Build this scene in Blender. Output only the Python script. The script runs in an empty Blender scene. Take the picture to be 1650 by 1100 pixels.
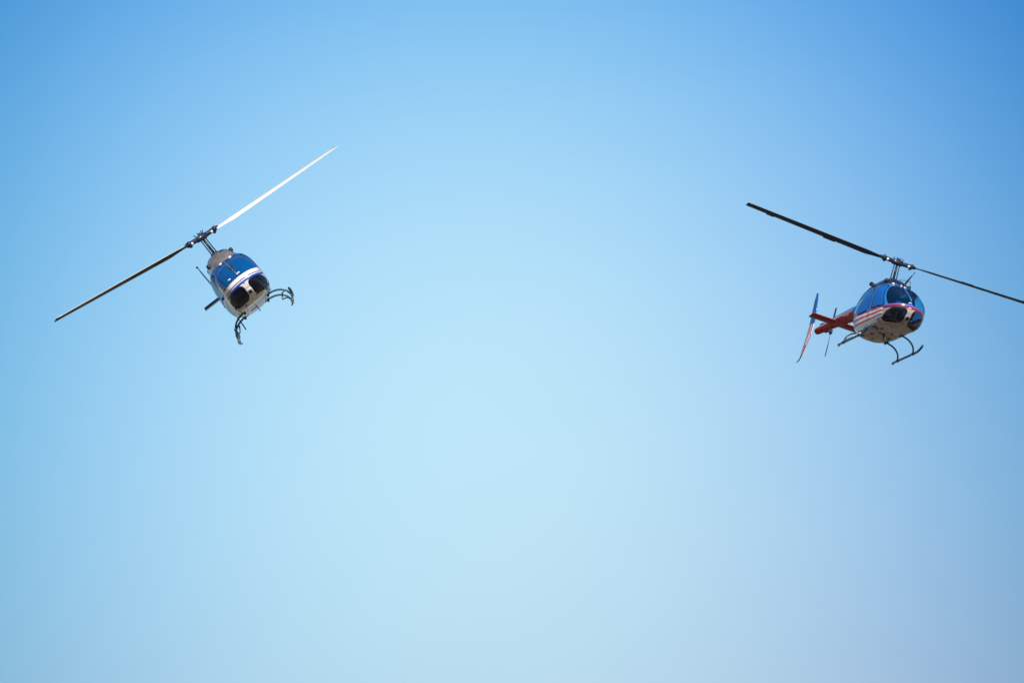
import bpy, math, random
import numpy as np
from mathutils import Vector, Matrix

S = bpy.context.scene
COL = S.collection
R_ = math.radians

# ------------------------------------------------------------------ camera
CAM_PITCH = 20.0
cam_d = bpy.data.cameras.new('camera')
cam = bpy.data.objects.new('camera', cam_d)
COL.objects.link(cam)
cam.location = (0, 0, 1.7)
cam.rotation_euler = (R_(90 + CAM_PITCH), 0, 0)
cam_d.sensor_width = 36.0
cam_d.lens = 36.0 / 0.18
cam_d.clip_start = 0.5
cam_d.clip_end = 20000
S.camera = cam
CAMROT = Matrix.Rotation(R_(90 + CAM_PITCH), 3, 'X')

def cam2world(v):
    return CAMROT @ Vector(v)

# ------------------------------------------------------------------ sun and sky
SUN_DIR = cam2world((0.12, 0.80, 0.62)).normalized()      # towards the sun
sun_d = bpy.data.lights.new('sun', 'SUN')
sun_d.energy = 5.0
sun_d.angle = R_(0.5)
sun_d.color = (1.0, 0.955, 0.89)
sun = bpy.data.objects.new('sun', sun_d)
COL.objects.link(sun)
sun.rotation_euler = SUN_DIR.to_track_quat('Z', 'Y').to_euler()
sun.location = (0, 0, 120)

W = bpy.data.worlds.new('World')
S.world = W
W.use_nodes = True
nt = W.node_tree
nt.nodes.clear()
N = nt.nodes.new
L = nt.links.new
out = N('ShaderNodeOutputWorld')
sky = N('ShaderNodeTexSky')
sky.sky_type = 'NISHITA'
sky.sun_disc = False
sky.sun_elevation = math.asin(SUN_DIR.z)
sky.sun_rotation = math.atan2(SUN_DIR.x, SUN_DIR.y)
sky.air_density = 1.0
sky.dust_density = 0.6
bg_sky = N('ShaderNodeBackground')
bg_sky.inputs['Strength'].default_value = 0.10
L(sky.outputs[0], bg_sky.inputs['Color'])

def lin(c):
    return tuple(((x / 255) / 12.92 if x / 255 <= 0.04045 else ((x / 255 + 0.055) / 1.055) ** 2.4) for x in c)

# sky ahead with lens vignetting put into its colour, by height and compass bearing
tc = N('ShaderNodeTexCoord')
sep = N('ShaderNodeSeparateXYZ')
L(tc.outputs['Generated'], sep.inputs[0])
def math_node(op, a, b=None, clamp=False):
    m = N('ShaderNodeMath'); m.operation = op; m.use_clamp = clamp
    for i, v in enumerate((a, b)):
        if v is None: continue
        if isinstance(v, (int, float)): m.inputs[i].default_value = v
        else: L(v, m.inputs[i])
    return m.outputs[0]
elev = math_node('ARCSINE', sep.outputs['Z'])
azim = math_node('ARCTAN2', sep.outputs['X'], sep.outputs['Y'])
# log-colour of the sky as a smooth field of bearing (u) and height (v)
SKY_COEF = [(-0.7160, -0.2570, -0.0490), (-0.0887, -0.1002, -0.0501), (-0.2866, -0.124, 0.0084), (-0.8501, -0.5474, -0.1209), (-0.0896, -0.014, 0.0128),
            (-0.4197, -0.2347, -0.0967), (-0.2394, -0.0671, 0.0012), (-0.1283, -0.0329, 0.0004), (0.0546, 0.0013, -0.0363), (-0.1341, 0.0168, -0.1145)]
def clampn(a):
    c = N('ShaderNodeClamp'); c.inputs[1].default_value = -1.25; c.inputs[2].default_value = 1.25
    L(a, c.inputs[0]); return c.outputs[0]
U = clampn(math_node('DIVIDE', azim, R_(5.5)))
Vv = clampn(math_node('DIVIDE', math_node('SUBTRACT', elev, R_(CAM_PITCH)), R_(3.43)))
uu_ = math_node('MULTIPLY', U, U); vv_ = math_node('MULTIPLY', Vv, Vv)
terms = [1.0, U, Vv, uu_, math_node('MULTIPLY', U, Vv), vv_, math_node('MULTIPLY', uu_, Vv), math_node('MULTIPLY', vv_, Vv),
         math_node('MULTIPLY', uu_, vv_), math_node('MULTIPLY', uu_, uu_)]
comb = N('ShaderNodeCombineColor')
for ch in range(3):
    acc = SKY_COEF[0][ch]
    for t_, cf in zip(terms[1:], SKY_COEF[1:]):
        acc = math_node('ADD', acc, math_node('MULTIPLY', t_, cf[ch]))
    L(math_node('EXPONENT', acc), comb.inputs[ch])
bg_view_sky = N('ShaderNodeBackground')
L(comb.outputs[0], bg_view_sky.inputs['Color'])
bg_view_sky.inputs['Strength'].default_value = 1.0
# this patch fades into the clear sky dome away from this bearing
de = math_node('ABSOLUTE', math_node('SUBTRACT', elev, R_(CAM_PITCH)))
da = math_node('ABSOLUTE', azim)
dd = math_node('ADD', math_node('POWER', math_node('DIVIDE', de, R_(14)), 2.0), math_node('POWER', math_node('DIVIDE', da, R_(20)), 2.0))
fade = N('ShaderNodeMapRange'); fade.interpolation_type = 'SMOOTHSTEP'
fade.inputs[1].default_value = 0.25; fade.inputs[2].default_value = 1.6
fade.inputs[3].default_value = 0.0; fade.inputs[4].default_value = 1.0
L(dd, fade.inputs[0])
mixs = N('ShaderNodeMixShader')
L(fade.outputs[0], mixs.inputs[0]); L(bg_view_sky.outputs[0], mixs.inputs[1]); L(bg_sky.outputs[0], mixs.inputs[2])
L(mixs.outputs[0], out.inputs[0])

S.view_settings.view_transform = 'Standard'
S.view_settings.look = 'None'
S.view_settings.exposure = 0.0
S.view_settings.gamma = 1.0
S.render.engine = 'CYCLES'
S.cycles.max_bounces = 8
S.cycles.transparent_max_bounces = 12
S.cycles.filter_width = 1.5

# ------------------------------------------------------------------ materials
def principled(name, col, rough=0.3, metal=0.0, coat=0.0, noise=None, spec=0.5):
    m = bpy.data.materials.new(name); m.use_nodes = True
    t = m.node_tree; b = t.nodes['Principled BSDF']
    b.inputs['Base Color'].default_value = (*col, 1)
    b.inputs['Roughness'].default_value = rough
    b.inputs['Metallic'].default_value = metal
    b.inputs['Coat Weight'].default_value = coat
    b.inputs['Coat Roughness'].default_value = 0.06
    b.inputs['Specular IOR Level'].default_value = spec
    if noise:
        scale, col2, lo, hi = noise
        tcn = t.nodes.new('ShaderNodeTexCoord')
        n = t.nodes.new('ShaderNodeTexNoise'); n.inputs['Scale'].default_value = scale; n.inputs['Detail'].default_value = 6
        mr = t.nodes.new('ShaderNodeMapRange'); mr.inputs[1].default_value = lo; mr.inputs[2].default_value = hi
        mx = t.nodes.new('ShaderNodeMix'); mx.data_type = 'RGBA'
        mx.inputs[6].default_value = (*col, 1); mx.inputs[7].default_value = (*col2, 1)
        t.links.new(tcn.outputs['Object'], n.inputs['Vector'])
        t.links.new(n.outputs['Fac'], mr.inputs[0]); t.links.new(mr.outputs[0], mx.inputs[0])
        t.links.new(mx.outputs[2], b.inputs['Base Color'])
        br = t.nodes.new('ShaderNodeMapRange'); br.inputs[3].default_value = rough; br.inputs[4].default_value = min(1, rough + 0.2)
        t.links.new(mr.outputs[0], br.inputs[0]); t.links.new(br.outputs[0], b.inputs['Roughness'])
    return m

def glass(name, tint, refl=1.45, body=(0.01, 0.02, 0.05), dens=0.0):
    m = bpy.data.materials.new(name); m.use_nodes = True
    t = m.node_tree; t.nodes.clear()
    o = t.nodes.new('ShaderNodeOutputMaterial')
    tr = t.nodes.new('ShaderNodeBsdfTransparent'); tr.inputs[0].default_value = (*tint, 1)
    gl = t.nodes.new('ShaderNodeBsdfGlossy'); gl.inputs['Roughness'].default_value = 0.03
    fr = t.nodes.new('ShaderNodeFresnel')
    geo = t.nodes.new('ShaderNodeNewGeometry'); mi_ = t.nodes.new('ShaderNodeMapRange')
    mi_.inputs[3].default_value = refl; mi_.inputs[4].default_value = 1.0 / refl
    t.links.new(geo.outputs['Backfacing'], mi_.inputs[0]); t.links.new(mi_.outputs[0], fr.inputs[0])
    tcn = t.nodes.new('ShaderNodeTexCoord'); nz = t.nodes.new('ShaderNodeTexNoise'); nz.inputs['Scale'].default_value = 5.0
    bp = t.nodes.new('ShaderNodeBump'); bp.inputs['Strength'].default_value = 0.25; bp.inputs['Distance'].default_value = 0.02
    t.links.new(tcn.outputs['Object'], nz.inputs['Vector']); t.links.new(nz.outputs['Fac'], bp.inputs['Height']); t.links.new(bp.outputs[0], gl.inputs['Normal'])
    df = t.nodes.new('ShaderNodeBsdfDiffuse'); df.inputs[0].default_value = (*body, 1)
    m0 = t.nodes.new('ShaderNodeMixShader'); m0.inputs[0].default_value = dens
    t.links.new(tr.outputs[0], m0.inputs[1]); t.links.new(df.outputs[0], m0.inputs[2])
    m1 = t.nodes.new('ShaderNodeMixShader')
    t.links.new(fr.outputs[0], m1.inputs[0]); t.links.new(m0.outputs[0], m1.inputs[1]); t.links.new(gl.outputs[0], m1.inputs[2])
    t.links.new(m1.outputs[0], o.inputs[0])
    return m

M = {}
M['blue'] = principled('deep_blue_paint', (0.003, 0.095, 0.33), 0.2, 0.0, 1.0, (6, (0.003, 0.07, 0.26), .4, .7))
M['bright_blue'] = principled('bright_blue_paint', (0.004, 0.16, 0.52), 0.2, 0.0, 1.0, (6, (0.004, 0.12, 0.42), .4, .7))
M['pale_blue'] = principled('pale_blue_paint', (0.03, 0.24, 0.64), 0.25, 0.0, 0.6)
M['stripe_blue'] = principled('stripe_blue_paint', (0.02, 0.05, 0.35), 0.25, 0.0, 0.6)
M['violet'] = principled('violet_stripe_paint', (0.16, 0.12, 0.50), 0.25, 0.0, 0.6)
M['white'] = principled('white_paint', (0.80, 0.78, 0.76), 0.28, 0.0, 0.5, (3.5, (0.66, 0.62, 0.58), .45, .75))
M['cream'] = principled('cream_belly_paint', (0.74, 0.66, 0.62), 0.32, 0.0, 0.5, (5, (0.5, 0.41, 0.35), .5, .72))
M['dirty'] = principled('worn_white_belly_paint', (0.43, 0.37, 0.375), 0.45, 0.0, 0.15, (5.5, (0.24, 0.19, 0.175), .46, .66))
M['red'] = principled('red_paint', (0.56, 0.025, 0.05), 0.28, 0.0, 0.5, (5, (0.44, 0.02, 0.04), .4, .7))
M['boom_red'] = principled('boom_red_paint', (0.33, 0.012, 0.016), 0.5, 0.0, 0.0, (4, (0.30, 0.012, 0.016), .4, .7), 0.15)
M['gold'] = principled('gold_emblem_paint', (0.55, 0.20, 0.04), 0.4, 0.2, 0.3)
M['silver'] = principled('grey_cowling_paint', (0.42, 0.36, 0.35), 0.22, 0.6, 0.5, (7, (0.25, 0.2, 0.2), .45, .7))
M['black'] = principled('black_metal', (0.012, 0.018, 0.048), 0.4, 0.0, 0.1, (12, (0.03, 0.022, 0.035), .5, .75), 0.3)
M['tail_blue'] = principled('dark_blue_tail_paint', (0.002, 0.045, 0.16), 0.35, 0.0, 0.15, None, 0.3)
M['grey_side'] = principled('grey_flank_paint', (0.20, 0.21, 0.21), 0.3, 0.0, 0.5, (5, (0.13, 0.14, 0.15), .4, .7))
M['navy'] = principled('dark_navy_cowling', (0.008, 0.016, 0.05), 0.25, 0.0, 0.7, (9, (0.03, 0.012, 0.025), .5, .7))
M['skid'] = principled('dark_skid_tube', (0.004, 0.055, 0.125), 0.32, 0.0, 0.3, (15, (0.02, 0.045, 0.08), .5, .7), 0.35)
M['steel'] = principled('bare_steel', (0.55, 0.54, 0.55), 0.28, 0.9)
M['bolt'] = principled('glint_white_metal', (0.9, 0.9, 0.9), 0.35, 0.2, 0.5)  # near-white diffuse colour stands in for sun glints on metal
M['seal'] = principled('rubber_seal', (0.006, 0.012, 0.04), 0.7, 0, 0, None, 0.1)
M['blade_top'] = principled('pale_blade_paint', (0.88, 0.88, 0.86), 0.3, 0.0, 1.0)
M['blade_top_dark'] = principled('dark_blade_paint', (0.05, 0.06, 0.08), 0.4, 0.0, 0.2)
M['blade_under'] = principled('black_blade_paint', (0.010, 0.028, 0.060), 0.5, 0.0, 0.0, (3, (0.022, 0.03, 0.05), .45, .7), 0.3)
M['erosion_sunlit'] = principled('sunlit_leading_edge_strip', (0.62, 0.52, 0.44), 0.35, 0.3)  # strip colour lightened to show the leading edge catching sun
M['erosion'] = principled('worn_leading_edge_strip', (0.10, 0.09, 0.10), 0.4, 0.5)
M['seat'] = principled('seat_fabric', (0.10, 0.03, 0.035), 0.8)
M['interior'] = principled('cabin_trim', (0.035, 0.035, 0.045), 0.75)
M['lamp'] = principled('lamp_lens', (0.75, 0.78, 0.8), 0.1, 0.0, 1.0)
M['glass_l'] = glass('blue_tinted_window', (0.06, 0.45, 0.88), 1.5, (0.0, 0.17, 0.58), 0.42)
M['glass_r'] = glass('blue_tinted_perspex', (0.26, 0.82, 1.0), 1.45, (0.0, 0.14, 0.5), 0.08)
M['glass_side'] = glass('blue_tinted_door_window', (0.08, 0.50, 1.0), 1.25, (0.0, 0.20, 0.80), 0.75)
M['glass_chin'] = glass('dark_tinted_window', (0.30, 0.34, 0.48), 1.5, (0.01, 0.012, 0.04), 0.35)

# ------------------------------------------------------------------ mesh helpers (body frame: +X nose, +Y the machine's left, +Z up)
def mk(name, V, F, mats, parent, fm=None, smooth=True):
    me = bpy.data.meshes.new(name)
    me.from_pydata([tuple(v) for v in V], [], [tuple(f) for f in F])
    for m in (mats if isinstance(mats, (list, tuple)) else [mats]): me.materials.append(m)
    if fm is not None: me.polygons.foreach_set('material_index', list(map(int, fm)))
    if smooth: me.polygons.foreach_set('use_smooth', [True] * len(me.polygons))
    me.update()
    o = bpy.data.objects.new(name, me); COL.objects.link(o)
    if parent: o.parent = parent
    return o

class MB:
    def __init__(s): s.V = []; s.F = []; s.m = []
    def add(s, V, F, m=0):
        b = len(s.V); s.V += [tuple(v) for v in V]; s.F += [tuple(i + b for i in f) for f in F]; s.m += [m] * len(F); return s
    def tube(s, P, r, n=10, m=0):
        P = [Vector(p) for p in P]; rr = r if isinstance(r, (list, tuple)) else [r] * len(P)
        V = []; F = []
        up = None
        for i, p in enumerate(P):
            t = (P[min(i + 1, len(P) - 1)] - P[max(i - 1, 0)]).normalized()
            if up is None:
                up = Vector((0, 0, 1)) if abs(t.z) < .9 else Vector((1, 0, 0))
            a = (up - t * up.dot(t)).normalized(); b = t.cross(a); up = a
            for k in range(n):
                an = 2 * math.pi * k / n
                V.append(p + (a * math.cos(an) + b * math.sin(an)) * rr[i])
        for i in range(len(P) - 1):
            for k in range(n):
                k2 = (k + 1) % n
                F.append((i * n + k, i * n + k2, (i + 1) * n + k2, (i + 1) * n + k))
        F.append(tuple(range(n - 1, -1, -1))); F.append(tuple((len(P) - 1) * n + k for k in range(n)))
        return s.add(V, F, m)
    def box(s, c, d, rot=None, bev=0.0, m=0):
        """chamfered box: c centre, d full sizes"""
        hx, hy, hz = [q / 2 for q in d]; b = min(bev or min(d) * .12, min(d) * .45)
        V = []; F = []
        # six faces inset by b, joined by chamfers: 24 verts
        idx = {}
        for ax in range(3):
            for sg in (-1, 1):
                for u in (-1, 1):
                    for v in (-1, 1):
                        h = [hx, hy, hz]; p = [0, 0, 0]
                        a1, a2 = [q for q in range(3) if q != ax]
                        p[ax] = sg * h[ax]; p[a1] = u * (h[a1] - b); p[a2] = v * (h[a2] - b)
                        key = [0, 0, 0]; key[ax] = sg; key[a1] = u; key[a2] = v
                        idx[(ax, tuple(key))] = len(V); V.append(Vector(p))
        for ax in range(3):
            a1, a2 = [q for q in range(3) if q != ax]
            for sg in (-1, 1):
                def kk(u, v):
                    k = [0, 0, 0]; k[ax] = sg; k[a1] = u; k[a2] = v; return idx[(ax, tuple(k))]
                F.append((kk(-1, -1), kk(1, -1), kk(1, 1), kk(-1, 1)))
        for ax in range(3):   # edges parallel to ax
            a1, a2 = [q for q in range(3) if q != ax]
            for u in (-1, 1):
                for v in (-1, 1):
                    def kk(a, w):
                        k = [0, 0, 0]; k[ax] = w; k[a1] = u; k[a2] = v; return idx[(a, tuple(k))]
                    F.append((kk(a1, -1), kk(a1, 1), kk(a2, 1), kk(a2, -1)))
        for x in (-1, 1):
            for y in (-1, 1):
                for z in (-1, 1):
                    F.append(tuple(idx[(a, (x, y, z))] for a in range(3)))
        # orient outwards
        FF = []
        for f in F:
            cc = sum((V[i] for i in f), Vector()) / len(f)
            nn = (V[f[1]] - V[f[0]]).cross(V[f[2]] - V[f[0]])
            FF.append(f if nn.dot(cc) > 0 else f[::-1])
        Rm = rot or Matrix.Identity(3)
        return s.add([Rm @ v + Vector(c) for v in V], FF, m)
    def loft(s, rings, m=0, cap=True):
        n = len(rings[0]); V = [p for r in rings for p in r]; F = []
        for i in range(len(rings) - 1):
            for k in range(n):
                k2 = (k + 1) % n
                F.append((i * n + k, i * n + k2, (i + 1) * n + k2, (i + 1) * n + k))
        if cap:
            F.append(tuple(range(n - 1, -1, -1))); F.append(tuple((len(rings) - 1) * n + k for k in range(n)))
        return s.add(V, F, m)
    def ball(s, c, r, n=12, m=0, sc=(1, 1, 1)):
        rings = []
        for i in range(1, n):
            th = math.pi * i / n
            rings.append([(c[0] + r * sc[0] * math.sin(th) * math.cos(2 * math.pi * k / (n * 2)), c[1] + r * sc[1] * math.sin(th) * math.sin(2 * math.pi * k / (n * 2)), c[2] + r * sc[2] * math.cos(th)) for k in range(n * 2)][::-1])
        return s.loft(rings, m)
    def build(s, name, mats, parent, smooth=True):
        return mk(name, s.V, s.F, mats, parent, s.m, smooth)

# ------------------------------------------------------------------ fuselage surface
ST = np.array([  # x, z_bottom, z_top, half width, z_widest, exponent
    (2.505, .955, 1.005, .02, .98, 2.0),
    (2.49, .880, 1.10, .17, .985, 2.1),
    (2.44, .790, 1.185, .295, .99, 2.2),
    (2.34, .700, 1.285, .415, 1.00, 2.35),
    (2.18, .615, 1.395, .51, 1.01, 2.5),
    (1.98, .550, 1.505, .58, 1.02, 2.75),
    (1.75, .495, 1.625, .63, 1.03, 3.0),
    (1.50, .460, 1.745, .66, 1.04, 3.2),
    (1.25, .435, 1.845, .68, 1.05, 3.35),
    (1.00, .425, 1.92, .69, 1.05, 3.4),
    (0.70, .42, 1.965, .695, 1.05, 3.4),
    (0.00, .42, 1.98, .695, 1.05, 3.4),
    (-.50, .425, 1.93, .685, 1.05, 2.9),
    (-.85, .455, 1.86, .65, 1.06, 2.6),
    (-1.15, .60, 1.86, .58, 1.16, 2.3),
    (-1.50, .85, 1.88, .48, 1.34, 2.2),
    (-1.90, 1.12, 1.95, .39, 1.52, 2.1),
    (-2.25, 1.33, 1.955, .315, 1.64, 2.0),
    (-2.55, 1.43, 1.95, .265, 1.69, 2.0)])

def smooth_interp(xq, xs, ys):
    # monotone cubic (PCHIP)
    o = np.argsort(xs); xs = xs[o]; ys = ys[o]
    h = np.diff(xs); d = np.diff(ys) / h; m = np.zeros(len(xs))
    for i in range(1, len(xs) - 1):
        if d[i - 1] * d[i] > 0:
            w1 = 2 * h[i] + h[i - 1]; w2 = h[i] + 2 * h[i - 1]
            m[i] = (w1 + w2) / (w1 / d[i - 1] + w2 / d[i])
    m[0] = d[0]; m[-1] = d[-1]
    i = np.clip(np.searchsorted(xs, xq) - 1, 0, len(h) - 1); t = (xq - xs[i]) / h[i]
    return ((2*t**3-3*t**2+1)*ys[i] + (t**3-2*t**2+t)*h[i]*m[i] + (-2*t**3+3*t**2)*ys[i+1] + (t**3-t**2)*h[i]*m[i+1])

NX, NR = 330, 300
u = np.linspace(0, 1, NX)
XS = 2.505 - 0.02 * u - 5.035 * (0.55 * u + 0.45 * u ** 1.9)
# finer rings at the nose so that the tip is round
XS = np.concatenate([2.505 - 0.06 * np.linspace(0, 1, 22)[:-1] ** 2, XS[XS < 2.445]])
NX = len(XS)
par = [smooth_interp(XS, ST[:, 0], ST[:, c]) for c in range(1, 6)]
th = np.linspace(0, 2 * math.pi, NR, endpoint=False)
def fus_grid():
    zb, zt, w, zm, ex = [p[:, None] for p in par]
    # uniform-ish arc spacing on a boxy superellipse
    c = np.cos(th)[None, :]; s_ = np.sin(th)[None, :]
    e = 2.0 / ex
    y = w * np.sign(c) * np.abs(c) ** e
    zz = np.sign(s_) * np.abs(s_) ** e
    z = zm + np.where(zz > 0, (zt - zm) * zz, (zm - zb) * zz)
    x = np.broadcast_to(XS[:, None], y.shape)
    return np.stack([x, y, z], -1)
GRID = fus_grid()
FC = (GRID[:-1] + GRID[1:]) / 2
FC = (FC + np.roll(FC, -1, axis=1)) / 2            # face centres (NX-1, NR, 3)

def rbox(ds, r):
    """rounded intersection of half spaces: signed distances ds (positive inside) -> >0 inside"""
    q = sum(np.maximum(r - d, 0) ** 2 for d in ds)
    return r - np.sqrt(q)

GRID0 = GRID.copy()
def shape_grid(spec):
    """nose length, cabin width and nose droop differ a little between the two machines"""
    global GRID, FC
    G = GRID0.copy()
    x = G[..., 0]
    t = np.clip((x - 1.0) / 0.8, 0, 1); t = t * t * (3 - 2 * t)
    G[..., 1] *= spec['width'] * (1 + (spec['nose_width'] - 1) * t)
    G[..., 2] -= spec['nose_droop'] * t
    G[..., 0] = np.where(x > 1.0, 1.0 + (x - 1.0) * NOSE_LEN, x)
    GRID = G
    FC = (G[:-1] + G[1:]) / 2
    FC = (FC + np.roll(FC, -1, axis=1)) / 2
NOSE_LEN = 0.93

def regions(spec):
    x, y, z = FC[..., 0].copy(), FC[..., 1] / spec['width'], FC[..., 2].copy()
    x = np.where(x > 1.0, 1.0 + (x - 1.0) / NOSE_LEN, x)
    ay = np.abs(y)
    reg = np.zeros(x.shape, int)                    # 0 fuselage
    ids = {'fuselage': 0}
    def put(name, mask):
        ids[name] = max(ids.values()) + 1; reg[mask] = ids[name]
    wb = spec['screen_bottom']
    ze = z + spec['belt_drop'] * np.minimum(1, (ay / .58) ** 2)
    xp = 1.97 - (z - wb) * 0.88
    ws = rbox([ze - wb, 1.83 - z, x - xp, ay - 0.025], 0.07)
    seal = np.zeros(x.shape, bool)
    for sg, nm in ((1, 'l'), (-1, 'r')):
        side = (y * sg > 0)
        d_f = rbox([1.80 - (z - 1.12) * 0.72 - x, x - 0.53, z - 0.60, 1.84 - z], 0.06)
        d_r = rbox([0.50 - x, x + 0.64, z - 0.60, 1.84 - z], 0.10)
        put('door_f_' + nm, side & (d_f > 0))
        put('door_r_' + nm, side & (d_r > 0))
        w_f = rbox([1.72 - (z - 1.12) * 0.72 - x, x - 0.69, z - (spec['sill'] - spec['sill_slope'] * (x + .6)), 1.74 - z], 0.09)
        w_r = rbox([0.36 - x, x + 0.52 - (z - 1.10) * 0.30, z - (spec['sill'] - .03 - spec['sill_slope'] * (x + .6)), 1.74 - z], 0.14)
        put('win_f_' + nm, side & (w_f > 0)); put('win_r_' + nm, side & (w_r > 0))
        seal |= side & (((w_f <= 0) & (w_f > -0.048)) | ((w_r <= 0) & (w_r > -0.048)))
        put('screen_' + nm, side & (ws > 0))
        ch = rbox([ay - 0.095, spec['chin_top'] - ze, z - spec['chin_bottom'], x - 1.60, 0.60 - ay], 0.13)
        chf = side & (ch > 0) & (x > 1.5)
        put('chin_' + nm, chf)
        seal |= side & (ch <= 0) & (ch > -0.016) & (x > 1.5)
        seal |= side & (ws <= 0) & (ws > -0.012) & (x > 1.0)
        for d in (d_f, d_r): seal |= side & (np.abs(d) < 0.005)
    # nose lamp recess between the chin windows
    return reg, ids, seal

def submesh(name, mask, mats, parent, fm):
    ii, kk = np.nonzero(mask)
    k2 = (kk + 1) % NR
    quad = np.stack([ii * NR + kk, ii * NR + k2, (ii + 1) * NR + k2, (ii + 1) * NR + kk], 1)
    used, inv = np.unique(quad, return_inverse=True)
    V = GRID.reshape(-1, 3)[used]
    return mk(name, V.tolist(), inv.reshape(quad.shape)[:, ::-1].tolist(), mats, parent, fm[ii, kk])

def empty(name, parent=None):
    o = bpy.data.objects.new(name, None); COL.objects.link(o); o.empty_display_size = 0.5
    if parent: o.parent = parent
    return o

def airfoil(c, t, n=7):
    """closed section, chord along +u (leading edge at +c/2), thickness along w; returns list (u,w,upper?)"""
    pts = []
    for k in range(n + 1):
        a = math.pi * k / n; xx = 0.5 * (1 - math.cos(a))            # 0 at LE
        yt = t / 0.2 * (0.2969 * math.sqrt(xx) - 0.126 * xx - 0.3516 * xx ** 2 + 0.2843 * xx ** 3 - 0.1036 * xx ** 4)
        pts.append((c * (0.27 - xx), c * yt))
    low = [(p[0], -p[1]) for p in pts[1:-1]][::-1]
    return pts + low, n

def blade(name, parent, hub, span, normal, r0, r1, chord, root_pitch, tip_pitch, mats, bend=0.0, tabs=True, steps=18, flip=1):
    """span/normal unit vectors in the body frame; leading edge = normal x span"""
    span = Vector(span).normalized(); normal = Vector(normal); normal = (normal - span * normal.dot(span)).normalized()
    ce = normal.cross(span) * flip
    mb = MB(); rings = []; sec, n = airfoil(1.0, 0.115)
    def pt(r, uu, ww):
        f = (r - r0) / (r1 - r0); a = R_(root_pitch + (tip_pitch - root_pitch) * f)
        C = ce * math.cos(a) + normal * math.sin(a); T = normal * math.cos(a) - ce * math.sin(a)
        return Vector(hub) + span * r + normal * bend * (r / r1) ** 2 + C * uu + T * ww
    rs = [r0, r0 + .04, r0 + .30] + [r0 + .3 + (r1 - r0 - .3) * k / steps for k in range(1, steps + 1)] + [r1 + 0.015]
    for i, r in enumerate(rs):
        cc = chord * (0.42 if i == 0 else 0.50 if i == 1 else 0.72 if i == 2 else 1.0); th_ = 1.6 if i < 2 else 1.0
        if i == len(rs) - 1: cc *= .86; th_ = .4
        rings.append([pt(r, p[0] * cc, p[1] * cc * th_) for p in sec])
    m = len(sec); V = [p for r in rings for p in r]
    for i in range(len(rings) - 1):
        for k in range(m):
            k2 = (k + 1) % m
            mi = 0 if k < n else 1
            if k in (0, m - 1): mi = 2
            mb.add([V[i*m+k], V[i*m+k2], V[(i+1)*m+k2], V[(i+1)*m+k]], [(0, 3, 2, 1) if flip < 0 else (0, 1, 2, 3)], mi)
    mb.add(rings[0], [tuple(range(m))], 1); mb.add(rings[-1], [tuple(range(m - 1, -1, -1))], 1)
    if tabs:
        for ra, rb in ((r0 + 1.55, r0 + 1.95), (r1 - .95, r1 - .70)):
            q = []
            for r in (ra, rb):
                for uu in (-0.715 * chord, -0.715 * chord - 0.055):
                    for ww in (-.004, .004): q.append(pt(r, uu, ww))
            mb.add(q, [(0, 1, 3, 2), (4, 6, 7, 5), (0, 2, 6, 4), (1, 5, 7, 3), (2, 3, 7, 6), (0, 4, 5, 1)], 1)
    # weld duplicate verts so that smooth shading works
    key = {}; NV = []; mp = []
    for v in mb.V:
        k = (round(v[0], 5), round(v[1], 5), round(v[2], 5))
        if k not in key: key[k] = len(NV); NV.append(v)
        mp.append(key[k])
    return mk(name, NV, [tuple(mp[i] for i in f) for f in mb.F], mats, parent, mb.m)

def foil_panel(name, parent, secs, mats, fm_fn=None, thick=0.10, vertical=False, tilt=0.0):
    """lifting surface lofted through sections (x_lead, x_trail, a, b): span coordinate a (y or z), offset b"""
    mb = MB(); rings = []
    sec, n = airfoil(1.0, thick)
    for (xl, xt, a, b) in secs:
        c = xl - xt; r = []
        for (uu, ww) in sec:
            x = xl - (0.27 - uu) * c; w_ = ww * c
            r.append((x, b + w_, a) if vertical else (x, a, b + w_ + tilt * (x + 4.45)))
        rings.append(r)
    mb.loft(rings)
    if fm_fn:
        for i, f in enumerate(mb.F):
            cx = [sum(mb.V[j][q] for j in f) / len(f) for q in range(3)]
            mb.m[i] = fm_fn(*cx)
    return mb.build(name, mats, parent)

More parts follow.
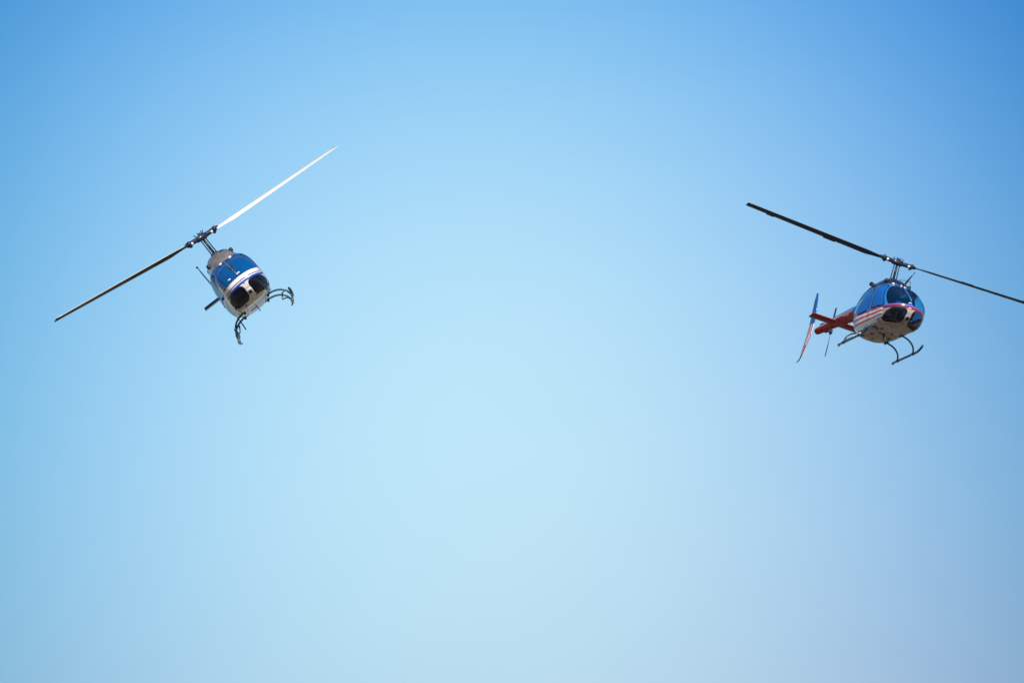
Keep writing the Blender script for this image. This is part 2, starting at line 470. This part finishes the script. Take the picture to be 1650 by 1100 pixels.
# ------------------------------------------------------------------ one helicopter
def helicopter(label, group, rot, trans, spec):
    root = empty('helicopter')
    root['label'] = label; root['category'] = 'helicopter'; root['group'] = group
    Rb = CAMROT @ Matrix(rot)
    # re-orthonormalise
    q = Rb.to_quaternion(); q.normalize()
    root.matrix_world = Matrix.LocRotScale(cam.location + CAMROT @ Vector(trans), q, None)
    P = spec['paints']                               # name -> material
    names = list(P); mats = [P[n] for n in names]; mi = {n: i for i, n in enumerate(names)}
    shape_grid(spec)
    reg, ids, seal = regions(spec)
    paint = spec['paint'](np.where(FC[..., 0] > 1, 1 + (FC[..., 0] - 1) / NOSE_LEN, FC[..., 0]), FC[..., 1], FC[..., 2], mi)
    paint[seal & (reg == reg)] = mi['seal']
    shell = submesh('fuselage', reg == 0, mats, root, paint)
    # nose cap
    zero = np.zeros(paint.shape, int)
    rimq = GRID[0]
    MB().add(rimq.tolist(), [tuple(range(NR))]).build('nose_cap', P['nose'], shell)
    for nm in ('l', 'r'):
        for dn, wn in (('door_f_', 'win_f_'), ('door_r_', 'win_r_')):
            d = submesh('door', reg == ids[dn + nm], mats, root, paint)
            submesh('window', reg == ids[wn + nm], [spec['glass' if nm == 'r' else 'glass_front']], d, zero)
            sg = 1 if nm == 'l' else -1
            hx = 0.66 if dn == 'door_f_' else -0.50
            MB().box((hx, sg * 0.668, 1.04), (.13, .03, .035)).build('handle', M['steel'], d)
        submesh('windshield', reg == ids['screen_' + nm], [spec['glass_front']], root, zero)
        submesh('chin_window', reg == ids['chin_' + nm], [M['glass_chin']], root, zero)
    # cabin interior
    MB().box((.55, 0, .62), (2.3, 1.14, .05)).box((-.66, 0, 1.15), (.06, 1.1, 1.1)).build('cabin_floor', M['interior'], root)
    MB().box((1.88, -0.02, 1.02), (.18, .66, .30), Matrix.Rotation(R_(-18), 3, 'Y')).box((1.74, 0, .80), (.5, .2, .3)).build('instrument_panel', M['interior'], root)
    for sg in (-1, 1):
        s = MB(); s.box((.98, sg * .31, .86), (.50, .44, .14), bev=.05)
        s.box((.70, sg * .31, 1.20), (.13, .44, .62), Matrix.Rotation(R_(-10), 3, 'Y'), bev=.05)
        s.box((.65, sg * .31, 1.56), (.09, .24, .16), bev=.03)
        s.build('seat', M['seat'], root)
    s = MB(); s.box((-.25, 0, .86), (.5, 1.1, .14), bev=.05); s.box((-.52, 0, 1.20), (.13, 1.1, .62), Matrix.Rotation(R_(-10), 3, 'Y'), bev=.05)
    s.build('bench_seat', M['seat'], root)
    # engine and transmission cowling
    cs = [(1.02, .20, 1.915, .05), (.93, .29, 1.98, .1), (.78, .36, 2.09, .2), (.58, .41, 2.20, .25), (.35, .435, 2.28, .3), (.05, .445, 2.325, .3), (-.4, .445, 2.33, .3),
          (-.9, .43, 2.31, .3), (-1.4, .39, 2.26, .3), (-1.9, .31, 2.17, .3), (-2.3, .23, 2.06, .3), (-2.7, .15, 1.93, .2)]
    rings = []
    X = np.linspace(1.02, -2.7, 60); cs_ = np.array(cs)
    hw = smooth_interp(X, cs_[:, 0], cs_[:, 1]); zt = smooth_interp(X, cs_[:, 0], cs_[:, 2])
    for x, w_, z_ in zip(X, hw, zt):
        ring = []; zb = 1.76; z_ -= spec['cowl_drop']; w_ *= 1 - spec['cowl_drop'] * 1.6
        for k in range(40):
            a = math.pi * k / 39
            ring.append((x, w_ * np.sign(math.cos(a)) * abs(math.cos(a)) ** .72 * 1.06, zb + (z_ - zb) * abs(math.sin(a)) ** .80))
        ring.append((x, 0, zb - .05))
        rings.append(ring[::-1])
    mb = MB().loft(rings)
    for i, f in enumerate(mb.F):
        cx = [sum(mb.V[j][q] for j in f) / len(f) for q in range(3)]
        mb.m[i] = spec['cowl_paint'](*cx, mi)
    cowl = mb.build('cowling', mats, root)
    for sg in (-1, 1):
        MB().box((.46, sg * .375, 2.085), (.26, .10, .13), Matrix.Rotation(R_(sg * 12), 3, 'Z'), bev=.03).build('air_intake', M['black'], cowl)
        e = MB(); e.tube([(-.50, sg * .30, 2.06), (-.53, sg * .37, 2.10), (-.58, sg * .42, 2.14), (-.66, sg * .455, 2.17)], [.06, .064, .066, .072], 14)
        e.V = [(v[0], v[1], v[2] - spec['stack_drop']) if spec['stack_drop'] == 0 else (v[0] - .1, v[1] * .84, v[2] - spec['stack_drop']) for v in e.V]
        e.build('exhaust_stack', M['black'], root)
    # mast, control rods, rotor head
    hub = Vector((0, 0, 2.905))
    sp, nr = spec['rotor_axis']
    Rt = Matrix(rot).transposed()
    e_ = (Rt @ Vector(sp)).normalized(); n_ = Vector((0, 0, 1)); n_ = (n_ - e_ * n_.dot(e_)).normalized()
    c_ = n_.cross(e_)
    mast = MB().tube([(0, 0, 2.28), hub], .038, 12).tube([(0, 0, 2.30), (0, 0, 2.36)], [.16, .10], 18).build('mast', M['black'], root)
    for sg in (-1, 1):
        a = Vector((0, 0, 2.33)) + c_ * .02 * sg + e_ * .10 * sg; b = hub + e_ * .085 * sg + Vector((0, 0, -.03))
        MB().tube([a, b], .017, 8).build('control_rod', M['black'], mast)
        MB().ball(tuple(a), .03, 8).build('rod_end', M['black'], mast)
    Rh = Matrix((e_, c_, n_)).transposed()
    h = MB()
    h.box(hub, (.36, .18, .15), Rh, bev=.03); h.box(hub + n_ * .075, (.16, .10, .06), Rh, bev=.02)
    for k, (a, b) in enumerate(((-.09, .05), (-.03, .0), (.04, -.04), (.10, .04))):
        h.tube([hub + n_ * .06 + e_ * a + c_ * b, hub + n_ * .17 + e_ * a * 1.7 + c_ * b], .014, 8)
    h.tube([hub + n_ * .05, hub + n_ * .14], [.05, .035], 12)
    hubo = h.build('rotor_hub', M['black'], root)
    beta = R_(spec['coning'])
    for sg in (-1, 1):
        s_dir = (e_ * sg * math.cos(beta) + n_ * math.sin(beta)).normalized()
        g = MB(); g.tube([hub + s_dir * .12, hub + s_dir * .20, hub + s_dir * .46, hub + s_dir * .60], [.055, .070, .064, .045], 12)
        Rg = Matrix((s_dir, n_.cross(s_dir), n_)).transposed()
        g.box(hub + s_dir * .46, (.11, .20, .15), Rg, bev=.03)
        g.box(hub + s_dir * .43 - n_ * .085, (.08, .10, .06), Rg, bev=.02)
        g.build('blade_grip', M['black'], hubo)
        MB().tube([hub + s_dir * .355 - n_ * .03 + Vector((1,0,0)) * .05, hub + s_dir * .355 - n_ * .03 + Vector((1,0,0)) * .105], .036, 12).build('grip_bolt', M['bolt'], hubo)
        tp = spec['pitch_pair'][0 if sg > 0 else 1]
        blade('rotor_blade', root, hub, s_dir, n_, .50, 5.08, .33, tp[0], tp[1],
              [spec['blade_top'], M['blade_under'], spec['edge']], bend=spec.get('bend', 0), tabs=spec['tabs'])
    # tail boom
    bx = np.linspace(-2.30, -6.42, 46); rings = []
    bp = np.array([(-2.3, .265, 1.70), (-3.0, .215, 1.725), (-4.4, .165, 1.755), (-5.5, .135, 1.775), (-6.2, .125, 1.785), (-6.36, .11, 1.785), (-6.42, .05, 1.785)])
    br = smooth_interp(bx, bp[:, 0], bp[:, 1]); bz = smooth_interp(bx, bp[:, 0], bp[:, 2])
    for x, r, z in zip(bx, br, bz):
        rings.append([(x, r * .92 * math.cos(2 * math.pi * k / 72), z + r * math.sin(2 * math.pi * k / 72)) for k in range(72)][::-1])
    mb = MB().loft(rings)
    for i, f in enumerate(mb.F):
        cx = [sum(mb.V[j][q] for j in f) / len(f) for q in range(3)]
        r = float(np.interp(-cx[0], -bp[:, 0], bp[:, 1])); z = float(np.interp(-cx[0], -bp[:, 0], bp[:, 2]))
        mb.m[i] = spec['boom_paint'](cx[0], cx[1], (cx[2] - z) / r, mi)
    boom = mb.build('tail_boom', mats, root)
    MB().tube([(-2.9, 0, 1.98), (-4.2, 0, 1.955), (-5.6, 0, 1.925), (-5.9, 0, 1.915)], [.06, .05, .045, .04], 10).build('drive_shaft_cover', spec['top_trim'], boom)
    MB().box((-5.97, .02, 1.93), (.26, .16, .10), bev=.03).box((-5.97, .15, 1.80), (.20, .18, .16), bev=.04).build('gearbox', M['navy'], root)
    # fin on the right side of the boom
    ys = -.215
    foil_panel('vertical_fin', root, [(-6.42, -6.60, 2.99, ys - .03), (-6.32, -6.64, 2.80, ys - .03), (-6.20, -6.62, 2.3, ys - .015), (-6.15, -6.63, 1.95, ys), (-6.22, -6.66, 1.60, ys),
               (-6.42, -6.74, 1.25, ys), (-6.60, -6.78, .98, ys), (-6.64, -6.76, .93, ys)], mats, lambda x, y, z: spec['fin_paint'](x, y, z, mi), .12, True)
    MB().tube([(-6.62, ys, 1.02), (-6.70, ys, .88), (-6.86, ys, .78), (-6.98, ys, .76)], [.022, .02, .018, .014], 8).build('tail_skid', M['skid'], root)
    MB().ball((-6.51, ys - .03, 3.0), .035, 8).build('position_light', M['black'], root)
    # stabiliser
    foil_panel('horizontal_stabilizer', root, [(-4.30, -4.70, -.92, 1.70), (-4.23, -4.72, -.90, 1.70), (-4.23, -4.72, 0, 1.70), (-4.23, -4.72, .90, 1.70), (-4.30, -4.70, .92, 1.70)],
               mats, lambda x, y, z: spec['stab_paint'](x, y, z, mi), .14, tilt=.09)
    # tail rotor on the left side
    tr = empty('tail_rotor', root)
    MB().tube([(-5.97, .16, 1.795), (-5.97, .36, 1.795)], .03, 10).box((-5.97, .33, 1.795), (.16, .07, .16), bev=.02).build('tail_rotor_hub', M['black'], tr)
    a = spec['tail_angle']; d = Vector((math.sin(a), 0, math.cos(a)))
    for sg in (-1, 1):
        blade('tail_rotor_blade', tr, (-5.97, .33, 1.795), d * sg, (0, 1, 0), .09, .825, .135, 9, 6, [M['blade_under'], M['blade_under'], M['erosion']], tabs=False, steps=6)
    # landing gear
    for sg in (-1, 1):
        P_ = [(-.88, sg * .93, .03)] + [(x, sg * .93, .03) for x in (-.4, .2, .8, 1.05)]
        for k in range(1, 9):
            f = k / 8; P_.append((1.05 + .52 * math.sin(f * 1.05) / math.sin(1.05), sg * .93, .03 + .16 * f * f))
        sk = MB().tube(P_, [.036] * (len(P_) - 1) + [.03], 14)
        for x in (-.46, .84): sk.tube([(x - .07, sg * .93, .035), (x + .07, sg * .93, .035)], .048, 14)
        skid = sk.build('skid', M['skid'], root)
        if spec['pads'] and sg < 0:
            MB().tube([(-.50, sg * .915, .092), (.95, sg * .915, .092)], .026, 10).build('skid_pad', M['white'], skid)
        MB().box((-.84, sg * .93, -.01), (.12, .05, .03)).build('wear_shoe', M['steel'], skid)
        if spec['tie_down']:
            MB().tube([(-.88, sg * .93, .03), (-.96, sg * .90, .0), (-1.0, sg * .86, -.02)], .018, 8).build('towing_ring', M['skid'], skid)
    for x in (-.46, .84):
        P_ = []
        for k in range(-24, 25):
            f = k / 24; y = f * .93; af = abs(y)
            if af < .40: z = .465
            else:
                g = (af - .40) / .53; z = .465 - .41 * (1 - math.sqrt(max(0, 1 - min(1, g) ** 2.1)))
            P_.append((x, y, z))
        P_[0] = (x, -.93, .05); P_[-1] = (x, .93, .05)
        ct = MB().tube(P_, .027, 12).build('crosstube', M['skid'], root)
        for sg in (-1, 1):
            MB().box((x, sg * .40, .425), (.09, .06, .06), bev=.02).build('clamp', M['black'], ct)
    if spec['steps']:
        for sg in (-1, 1):
            st = MB(); st.tube([(-.62, sg * .74, .24), (.95, sg * .74, .24)], .021, 10)
            st.tube([(-.62, sg * .74, .24), (-.42, sg * .86, .18), (-.42, sg * .90, .12)], .018, 8)
            st.tube([(.95, sg * .74, .24), (.86, sg * .82, .26)], .018, 8)
            st.build('boarding_step', M['skid'], root)
    # nose fittings
    nb = MB()
    nb.box((2.262, 0, .715 - spec['nose_droop']), (.05, .17, .22), Matrix.Rotation(R_(46), 3, 'Y'), bev=.01).build('nose_vent', P['frame'], root)
    MB().box((2.282, 0, .700 - spec['nose_droop']), (.03, .105, .115), Matrix.Rotation(R_(46), 3, 'Y'), bev=.01).build('landing_light', M['black'], root)
    for (x, y, s_) in spec['belly_bits']:
        ex = np.interp(x, ST[::-1, 0], ST[::-1, 1])
        MB().ball((x, y, ex + .004), s_, 8, sc=(1, 1, .35)).build('belly_fitting', M['black'], root)
    for (x, y, s_) in spec['belly_lights']:
        ex = np.interp(x, ST[::-1, 0], ST[::-1, 1])
        MB().ball((x, y, ex), s_, 10, sc=(1, 1, .5)).build('belly_light', M['lamp'], root)
    bl = MB().loft([[(.45 + dx * s_, dy * .012, z) for dx, dy in ((-.09, 0), (0, -1), (.09, 0), (0, 1))] for z, s_ in ((.43, 1), (.26, .6))]).build('blade_antenna', M['black'], root)
    # small glossy drip rails; whitish studs put in as roof sun glints
    MB().tube([(1 + (px - 1) * NOSE_LEN, 0, pz + .004 - spec['nose_droop'] * min(1, max(0, (px - 1) / .8)) ** 2 * (3 - 2 * min(1, (px - 1) / .8))) for px, pz in ((1.05, 1.905), (1.4, 1.785), (1.75, 1.625), (2.0, 1.495), (2.2, 1.38), (2.34, 1.285))], .016, 8).build('centre_post', spec['post'], root)
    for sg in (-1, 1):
        MB().ball((1.09, spec['roof_glints'][0 if sg > 0 else 1], 1.885), .05, 10, sc=(1.2, 1.1, .7)).build('roof_glint_stud', M['bolt'], root)
        MB().tube([(1.25, sg * .02, 1.865), (1.32, sg * .20, 1.815)], .009, 6).build('wiper', M['black'], root)
    for fy, fz in spec['flecks']:                         # added bright beads standing in for sun glints low on the windshield
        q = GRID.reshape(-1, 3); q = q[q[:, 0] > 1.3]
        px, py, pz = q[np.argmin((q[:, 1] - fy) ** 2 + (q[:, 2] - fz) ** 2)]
        MB().ball((px + .005, py, pz), .030, 8, sc=(.6, 1.7, .6)).build('windshield_glint', M['bolt'], root)
    if spec['wire_cutter']:
        wc = MB(); wc.tube([(1.0, .02, 1.88), (1.16, .10, 2.13), (1.32, .20, 2.40)], [.035, .028, .012], 8)
        wc.tube([(1.16, .10, 2.12), (1.26, .16, 2.06), (1.30, .17, 1.78)], .010, 6)
        wc.tube([(1.16, .10, 2.12), (1.05, -.04, 2.10), (.95, -.14, 2.09)], .009, 6)
        wc.ball((1.02, .03, 1.90), .06, 8)
        wc.build('wire_cutter', M['navy'], root)
        MB().ball((1.12, -.06, 1.89), .035, 8).build('beacon', M['bolt'], root)
    return root

# ------------------------------------------------------------------ paint schemes
def seams(p, x, y, z, mi):
    for k in (1.62, 1.18, .72, .30, -.12, -.58):
        p[(np.abs(x - k) < .009) & (z < .60)] = mi['seam']
    for k in (-.30, .30):
        p[(np.abs(y - k) < .006) & (z < .60) & (x < 1.62) & (x > -.58)] = mi['seam']
    p[(z < .5) & (np.abs(x - .50) < .13) & (np.abs(y + .12) < .10)] = mi['seam']
    return p
def paint_left(x, y, z, mi):
    p = np.full(x.shape, mi['blue'])
    dz = np.where(x < 1.6, (1.6 - x) * 0.10, 0)          # band drops towards the tail
    zz = z + np.minimum(dz, .1) + .07 * np.minimum(1, (np.abs(y) / .56) ** 2)
    p[zz < 1.205] = mi['white']
    p[(zz < 1.09) & (zz > 1.06)] = mi['stripe_blue']
    p[(zz < 1.035) & (zz > .97)] = mi['stripe_blue']
    p[(zz <= .97)] = mi['cream']
    p[(x < 1.5) & (z > .62) & (zz <= 1.10) & (np.abs(y) > .5)] = mi['grey_side']
    xp = 1.97 - (z - 1.24) * 0.88
    p[(x < xp) & (x > xp - .045) & (y < -.42) & (zz > 1.205) & (z < 1.72)] = mi['silver']
    p = seams(p, x, y, z, mi)
    return p
def cowl_left(x, y, z, mi):
    if z > 2.22 and .30 < x < .50 and .08 < y < .24: return mi['seal']
    return mi['blue'] if x < -1.0 and z < 2.0 else mi['silver']
def boom_left(x, y, h, mi): return mi['white'] if h < -.2 else mi['blue']
def paint_right(x, y, z, mi):
    p = np.full(x.shape, mi['bright_blue'])
    ay = np.abs(y)
    front = x > 1.80
    ze = z + .07 * np.minimum(1, (ay / .58) ** 2)
    zt = 1.06 - .055 * (x + .6)                          # belt line on the flank, falling towards the nose
    p[front & (ze < 1.035)] = mi['violet']
    p[front & (ze < .995)] = mi['stripe_red']
    p[front & (ze < .905)] = mi['dirty']
    fl = (~front) & (z < zt)
    p[fl] = mi['white']
    sp = .058 + np.clip((1.7 - x) * .010, 0, .035)       # flag stripes, wider towards the tail
    k = np.floor((zt - z) / sp)
    for j in (0, 2, 4):
        p[fl & (k == j)] = mi['red']
    p[(~front) & (z >= zt) & (z < zt + .018)] = mi['pale_blue']
    p[(z < .545)] = mi['dirty']
    p[(x > 1.2) & (z < .60)] = mi['dirty']
    p[(z > zt + .018) & (x < 2.0) & (x > 1.50 - (z - 1.12) * .72) & (ay > .42)] = mi['pale_blue']
    p = seams(p, x, y, z, mi)
    p[(x < -1.7)] = mi['bright_blue']
    p[(x < -1.7) & (z < 1.62)] = mi['boom_red']
    return p
def cowl_right(x, y, z, mi):
    if x > -1.0: return mi['navy'] if z > 1.96 else mi['bright_blue']
    return mi['bright_blue']
def boom_right(x, y, h, mi):
    if -3.65 < x < -2.75 and y < 0 and -.45 < h < .75 and ((x + 3.2) / .42) ** 2 + ((h - .15) / .48) ** 2 < 1 + .35 * math.sin(9 * x) * math.cos(7 * h): return mi['gold']
    return mi['bright_blue'] if h > .42 else mi['white'] if h > .26 else mi['boom_red'] if h > -2 else mi['red']
def fin_right(x, y, z, mi):
    if z > 1.88: return mi['fin_blue']
    return mi['red'] if int((x + .35 * z) / .085) % 2 == 0 else mi['white']

base = {'blue': M['blue'], 'bright_blue': M['bright_blue'], 'pale_blue': M['pale_blue'], 'white': M['white'], 'cream': M['cream'], 'dirty': M['dirty'],
        'stripe_blue': M['stripe_blue'], 'stripe_red': principled('dark_red_stripe_paint', (.20, .012, .03), .25, 0, .6), 'violet': M['violet'], 'red': M['red'], 'boom_red': M['boom_red'],
        'gold': M['gold'], 'silver': M['silver'], 'tail_blue': M['tail_blue'], 'seam': principled('panel_seam', (.16, .13, .12), .6), 'fin_blue': principled('fin_blue_paint', (.003, .11, .38), .35, 0, .2, None, .3), 'stab_red': principled('maroon_stabilizer_paint', (.22, .012, .022), .45, 0, 0, None, .3), 'grey_side': M['grey_side'], 'navy': M['navy'], 'seal': M['seal']}
GROUP = 'helicopters crossing in the sky'

left = dict(belt_drop=.07, sill_slope=.02, cowl_drop=0.0, width=.965, nose_width=1.0, nose_droop=.02, paints=dict(base, nose=M['stripe_blue'], frame=M['cream']), paint=paint_left, cowl_paint=cowl_left, boom_paint=boom_left,
            fin_paint=lambda x, y, z, mi: mi['tail_blue'], stab_paint=lambda x, y, z, mi: mi['tail_blue'],
            screen_bottom=1.212, chin_top=.965, chin_bottom=.555, sill=1.14, glass=M['glass_l'], glass_front=M['glass_l'], post=M['silver'], top_trim=M['blue'],
            rotor_axis=((.728, .476, -.493), None), coning=2.2, pitch_pair=((29, 17), (12, 3)), blade_top=M['blade_top'], edge=M['erosion_sunlit'], tail_angle=R_(84),
            roof_glints=(.20, -.12), stack_drop=.07, flecks=((.055, 1.30), (-.25, 1.30)), tabs=False, pads=False, steps=True, tie_down=True, wire_cutter=False,
            belly_bits=[(1.72, -.30, .045), (1.66, -.24, .035), (1.85, -.05, .035), (1.95, .14, .05), (1.78, .42, .04), (1.5, .5, .035), (1.4, -.1, .04)],
            belly_lights=[(1.6, .05, .03)])
right = dict(belt_drop=.07, sill_slope=.05, cowl_drop=.015, width=1.0, nose_width=1.09, nose_droop=.07, paints=dict(base, nose=base['stripe_red'], frame=M['dirty']), paint=paint_right, cowl_paint=cowl_right, boom_paint=boom_right,
             fin_paint=fin_right, stab_paint=lambda x, y, z, mi: mi['stab_red'],
             screen_bottom=1.045, chin_top=.905, chin_bottom=.50, sill=1.10, glass=M['glass_side'], glass_front=M['glass_r'], post=M['pale_blue'], top_trim=M['bright_blue'],
             rotor_axis=((.925, -.325, -.16), None), coning=2.0, pitch_pair=((9, 2), (12, 3)), blade_top=M['blade_top_dark'], edge=M['erosion'], tail_angle=R_(-2), emblem=True,
             roof_glints=(.08, -.32), stack_drop=0.0, flecks=((-.05, 1.10), (-.03, .93)), tabs=True, pads=True, steps=False, tie_down=False, wire_cutter=True,
             belly_bits=[(1.0, -.30, .055), (.5, -.05, .05), (.1, -.28, .06), (.2, .25, .07), (-.3, -.10, .05), (.75, .15, .06), (-.2, .38, .05), (1.3, -.02, .04)],
             belly_lights=[(1.50, -.06, .085), (1.05, .22, .04)])

helicopter('blue and white helicopter banking with its dark boarding steps below, one rotor blade glaring white', GROUP,
           ((.036, .7854, -.618), (.103, .6122, .784), (.994, -.0919, -.0589)), (-6.765, .589, -156.77), left)
helicopter('blue helicopter with red and white flag stripes on its flank and a red tail boom', GROUP,
           ((.301, .92, .2509), (.1685, -.3103, .9356), (.9386, -.2394, -.2484)), (11.26, -.271, -176.18), right)

# ------------------------------------------------------------------ ground far below (outside the picture, lights the bellies)
g = principled('dry_grass_ground', (0.15, 0.118, 0.085), 0.95, 0, 0, (0.02, (0.13, 0.12, 0.07), .4, .65))
n = 24; Rg = 9000.0
V = [(0, 0, 0)]; F = []
rad = [20, 60, 150, 400, 1200, 3500, Rg]
for r in rad:
    for k in range(96):
        a = 2 * math.pi * k / 96
        V.append((r * math.cos(a), r * math.sin(a), 0.0))
for k in range(96): F.append((0, 1 + k, 1 + (k + 1) % 96))
for i in range(len(rad) - 1):
    for k in range(96):
        k2 = (k + 1) % 96
        F.append((1 + i * 96 + k, 1 + (i + 1) * 96 + k, 1 + (i + 1) * 96 + k2, 1 + i * 96 + k2))
ground = mk('ground', V, F, g, None)
ground['kind'] = 'structure'
